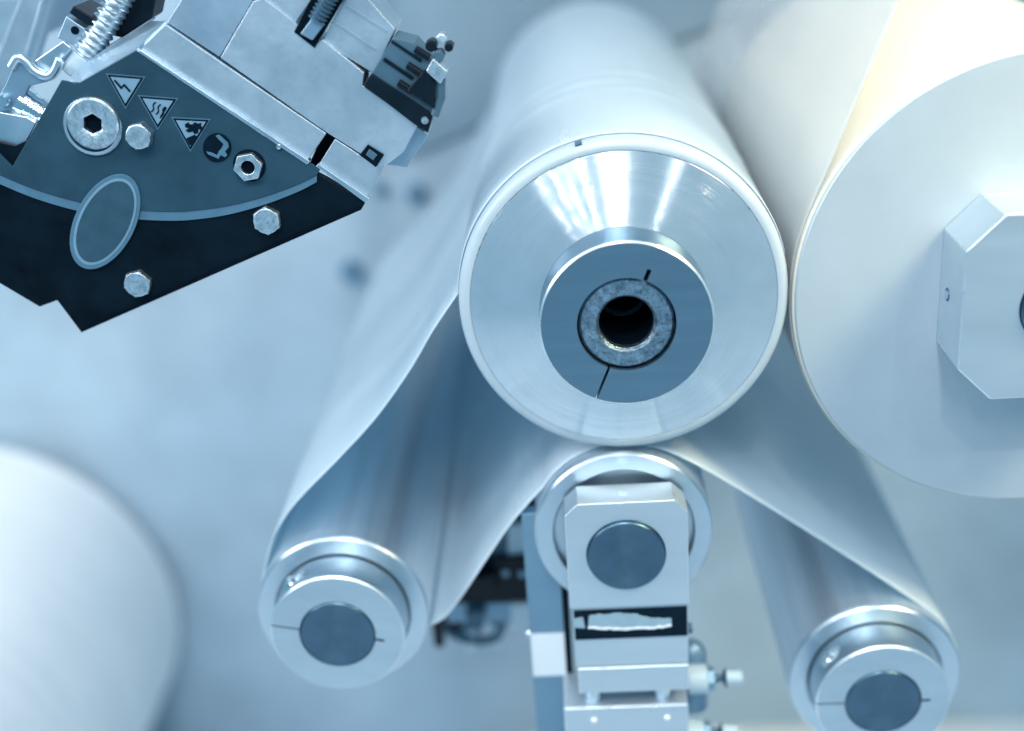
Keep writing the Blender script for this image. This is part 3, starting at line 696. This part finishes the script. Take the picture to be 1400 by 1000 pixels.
part('pocket_key', [(500, 212), (505, 204), (516, 212), (510, 220)], YM - 0.0005, YM + 0.0002, 'grey_plastic', 0.0004)
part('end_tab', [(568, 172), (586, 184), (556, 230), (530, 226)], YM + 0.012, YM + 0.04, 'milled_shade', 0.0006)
# dark clamp on the right
part('clamp_base', [(497, 117), (508, 101), (592, 157), (585, 182), (566, 170)], YM - 0.002, YM + 0.03, 'black_plastic', 0.0005)
part('clamp_body', [(508, 101), (537, 52), (566, 60), (605, 105), (596, 152), (588, 154)], YM + 0.0005, YM + 0.03, 'grey_plastic', 0.0005)
for q in ([(523, 83), (526, 79), (566, 106), (563, 110)], [(534, 58), (536, 55), (577, 82), (575, 86)]): part('clamp_groove', q, YM - 0.0004, YM + 0.0004, 'black_plastic')
for q in ((545, 112), (557, 88), (568, 66)):
    bm = NB(); a = at(q[0], q[1], YM); b = at(q[0] + 20, q[1] + 13, YM); rod(bm, (a[0], YM - 0.0015, a[1]), (b[0], YM - 0.0015, b[1]), 0.0022, seg=14); rel4(obj('clamp_fin', bm, 'black_plastic', t))
part('clamp_jaw', [(556, 125), (580, 96), (594, 112), (594, 150)], YM - 0.004, YM + 0.02, 'black_plastic', 0.0008)
part('clamp_key', [(582, 98), (592, 80), (612, 98), (602, 116)], YM - 0.005, YM + 0.012, 'zinc_bolt', 0.0008)
bm = NB(); a = at(603, 108, YM); b = at(594, 158, YM); sweep(bm, [(a[0], YM, a[1]), ((a[0] + b[0]) / 2 + 0.002, YM, (a[1] + b[1]) / 2), (b[0], YM, b[1])], 0.0028, 12); rel4(obj('clamp_lever', bm, 'grey_plastic', t))
for (cx, cy), rr, mm in (((590, 62), 9, 'black_plastic'), ((600, 76), 9, 'grey_plastic'), ((604, 52), 8, 'zinc_bolt'), ((614, 64), 7, 'black_plastic'), ((596, 92), 7, 'black_plastic')):
    x, z = at(cx, cy, YM + 0.002); r = plen(rr, cy, YM); bm = NB()
    prism(bm, circle(x, z, r, 6, cx), YM - 0.002, YM + 0.010); rel4(obj('clamp_link', bm, mm, t, bevel=0.001))
x, z = at(581, 165, YM - 0.002); bm = NB(); lathe(bm, [(0, YM - 0.0032), (0.0020, YM - 0.0032), (0.0024, YM - 0.002), (0, YM - 0.002)], 20, x, z); rel4(obj('clamp_screw', bm, 'zinc_bolt', t))
x, z = at(381, 201, YH - 0.003); bm = NB(); lathe(bm, [(0, YH - 0.0042), (0.0014, YH - 0.0036), (0.0016, YH - 0.0026), (0, YH - 0.0026)], 16, x, z); rel4(obj('bead_rivet', bm, 'polished', t))
# folded sheet guard along the upper left edge (front lip to deep back)
def quad_sheet(name, quad, m, th=0.0012):
    bm = NB(); v = [bm.verts.new((*[at(a, b, y)[0], y], at(a, b, y)[1])) for a, b, y in quad]; bm.faces.new(v)
    me = bpy.data.meshes.new(name); bm.to_mesh(me); bm.free(); me.materials.append(M[m]); o = bpy.data.objects.new(name, me); C.objects.link(o); o.parent = t
    s = o.modifiers.new('thick', 'SOLIDIFY'); s.thickness = th; s.offset = 0; return rel4(o)
quad_sheet('guard_lip', [(95, 113, YH - 0.001), (110, 114, YH - 0.001), (188, 68, YH - 0.001), (228, 30, YH + 0.010), (205, 30, YH + 0.022), (104, 96, YH + 0.014)], 'sheet_metal')
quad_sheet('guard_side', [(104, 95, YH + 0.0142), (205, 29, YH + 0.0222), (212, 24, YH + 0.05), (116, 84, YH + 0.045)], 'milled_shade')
part('left_bracket', [(17, 230), (-20, 205), (-20, 150), (36, 160), (50, 168)], YM + 0.002, YM + 0.02, 'sheet_metal', 0.0008)
bm = NB(); a = at(28, 138, YM + 0.016); b = at(58, 158, YM + 0.016)
for s0, s1, rr in ((0, 0.38, 0.0098), (0.40, 0.62, 0.0092), (0.66, 0.74, 0.0098), (0.77, 0.85, 0.0098), (0.88, 1.0, 0.0098)):
    rod(bm, (a[0] + (b[0] - a[0]) * s0, YM + 0.016, a[1] + (b[1] - a[1]) * s0), (a[0] + (b[0] - a[0]) * s1, YM + 0.016, a[1] + (b[1] - a[1]) * s1), rr, seg=32)
rod(bm, (a[0], YM + 0.016, a[1]), (b[0] + 0.004, YM + 0.016, b[1] - 0.002), 0.0086, seg=32)
rel4(obj('ribbed_plug', bm, 'polished', t))
part('latch_plate', [(6, 118), (22, 82), (48, 100), (66, 112), (40, 118), (26, 150), (14, 158), (-10, 145)], YM + 0.008, YM + 0.012, 'post_paint', 0.0008)
hk = [(16, 92), (24, 80), (33, 82), (44, 94), (56, 102), (68, 104), (76, 96), (82, 82)]
bm = NB(); sp = spline([(at(a, b, YM + 0.008)[0], YM + 0.008, at(a, b, YM + 0.008)[1]) for a, b in hk], 8); sweep(bm, sp, 0.0030, 12); rel4(obj('latch_hook', bm, 'sheet_metal', t))
part('latch_tab', [(46, 84), (86, 56), (98, 66), (84, 84), (72, 102), (56, 100)], YM + 0.012, YM + 0.016, 'sheet_metal', 0.001)
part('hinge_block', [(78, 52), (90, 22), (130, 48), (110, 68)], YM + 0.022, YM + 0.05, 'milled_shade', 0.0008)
part('hinge_cover', [(94, 18), (100, 8), (136, 30), (126, 40)], YM + 0.018, YM + 0.05, 'black_plastic', 0.0008)
x, z = at(102, 42, YM + 0.021); bm = NB(); lathe(bm, [(0, YM + 0.0212), (0.0024, YM + 0.0212), (0.0024, YM + 0.0225), (0, YM + 0.0225)], 20, x, z); rel4(obj('hinge_hole', bm, 'bore_black', t))
x, z = at(4, 138, YM + 0.004); bm = NB(); lathe(bm, [(0, YM + 0.001), (0.0035, YM + 0.001), (0.0042, YM + 0.004), (0.0042, YM + 0.009), (0, YM + 0.009)], 24, x, z); rel4(obj('latch_screw', bm, 'polished', t))
# corrugated cable hose
c0 = (106, 92); cp = [(108, 90), (119, 72), (136, 44), (152, 16), (166, -14), (176, -40)]
sp = spline([(at(a, b, YM + 0.022)[0], YM + 0.022 + 0.0004 * i * i, at(a, b, YM + 0.022)[1]) for i, (a, b) in enumerate(cp)], 26)
ht = thing('cable_hose', 'white corrugated cable hose behind the machine head, upper left', 'hose', (sp[0].x, sp[0].y, sp[0].z))
bm = NB(); sweep(bm, sp, lambda i: 0.0078 + 0.0007 * math.cos(i * 2 * PI / 6.5), 20)
o = obj('hose_tube', bm, 'collar_aluminium', ht); o.matrix_parent_inverse = Matrix.Translation(-sp[0])
bm = NB(); d = (sp[3] - sp[0]).normalized(); rod(bm, sp[0] - d * 0.006, sp[0] + d * 0.008, 0.0100, 0.0092, seg=28)
o = obj('hose_gland', bm, 'white_fitting', ht, bevel=0.0015); o.matrix_parent_inverse = Matrix.Translation(-sp[0])
# black connector behind hose, and the arm that carries the head back to the frame
part('connector', [(150, 48), (176, -6), (214, -6), (208, 24), (166, 52)], YM + 0.036, YM + 0.06, 'black_plastic', 0.001)
part('carrier_arm', [(300, -40), (330, -70), (370, -50), (345, 5)], YM + 0.051, YP + 0.002, 'milled_shade', ref=YM + 0.05)
# slanted rail behind the latch
t2 = thing('guide_rail', 'slanted grey-blue rail behind the latch in the upper left corner', 'rail', (*at(30, 60, 0.16)[:1], 0.16, at(30, 60, 0.16)[1]))
off = Matrix.Translation((-t2.location.x, -0.16, -t2.location.z))
for q, m, nm, y0 in (([(-40, 170), (34, -20), (70, -20), (10, 170)], 'milled_shade', 'rail_body', 0.16), ([(22, 110), (62, -20), (74, -20), (34, 110)], 'sheet_metal', 'rail_lip', 0.15)):
    bm = NB(); prism(bm, pix(q, y0), y0, y0 + 0.03 if nm == 'rail_body' else 0.1599); o = obj(nm, bm, m, t2, bevel=0.001); o.matrix_parent_inverse = off
x, z = at(20, 60, 0.19); bm = NB(); box(bm, x - 0.02, x + 0.01, 0.1895, YP + 0.002, z + 0.0, z + 0.03); o = obj('rail_mount', bm, 'milled_shade', t2); o.matrix_parent_inverse = off
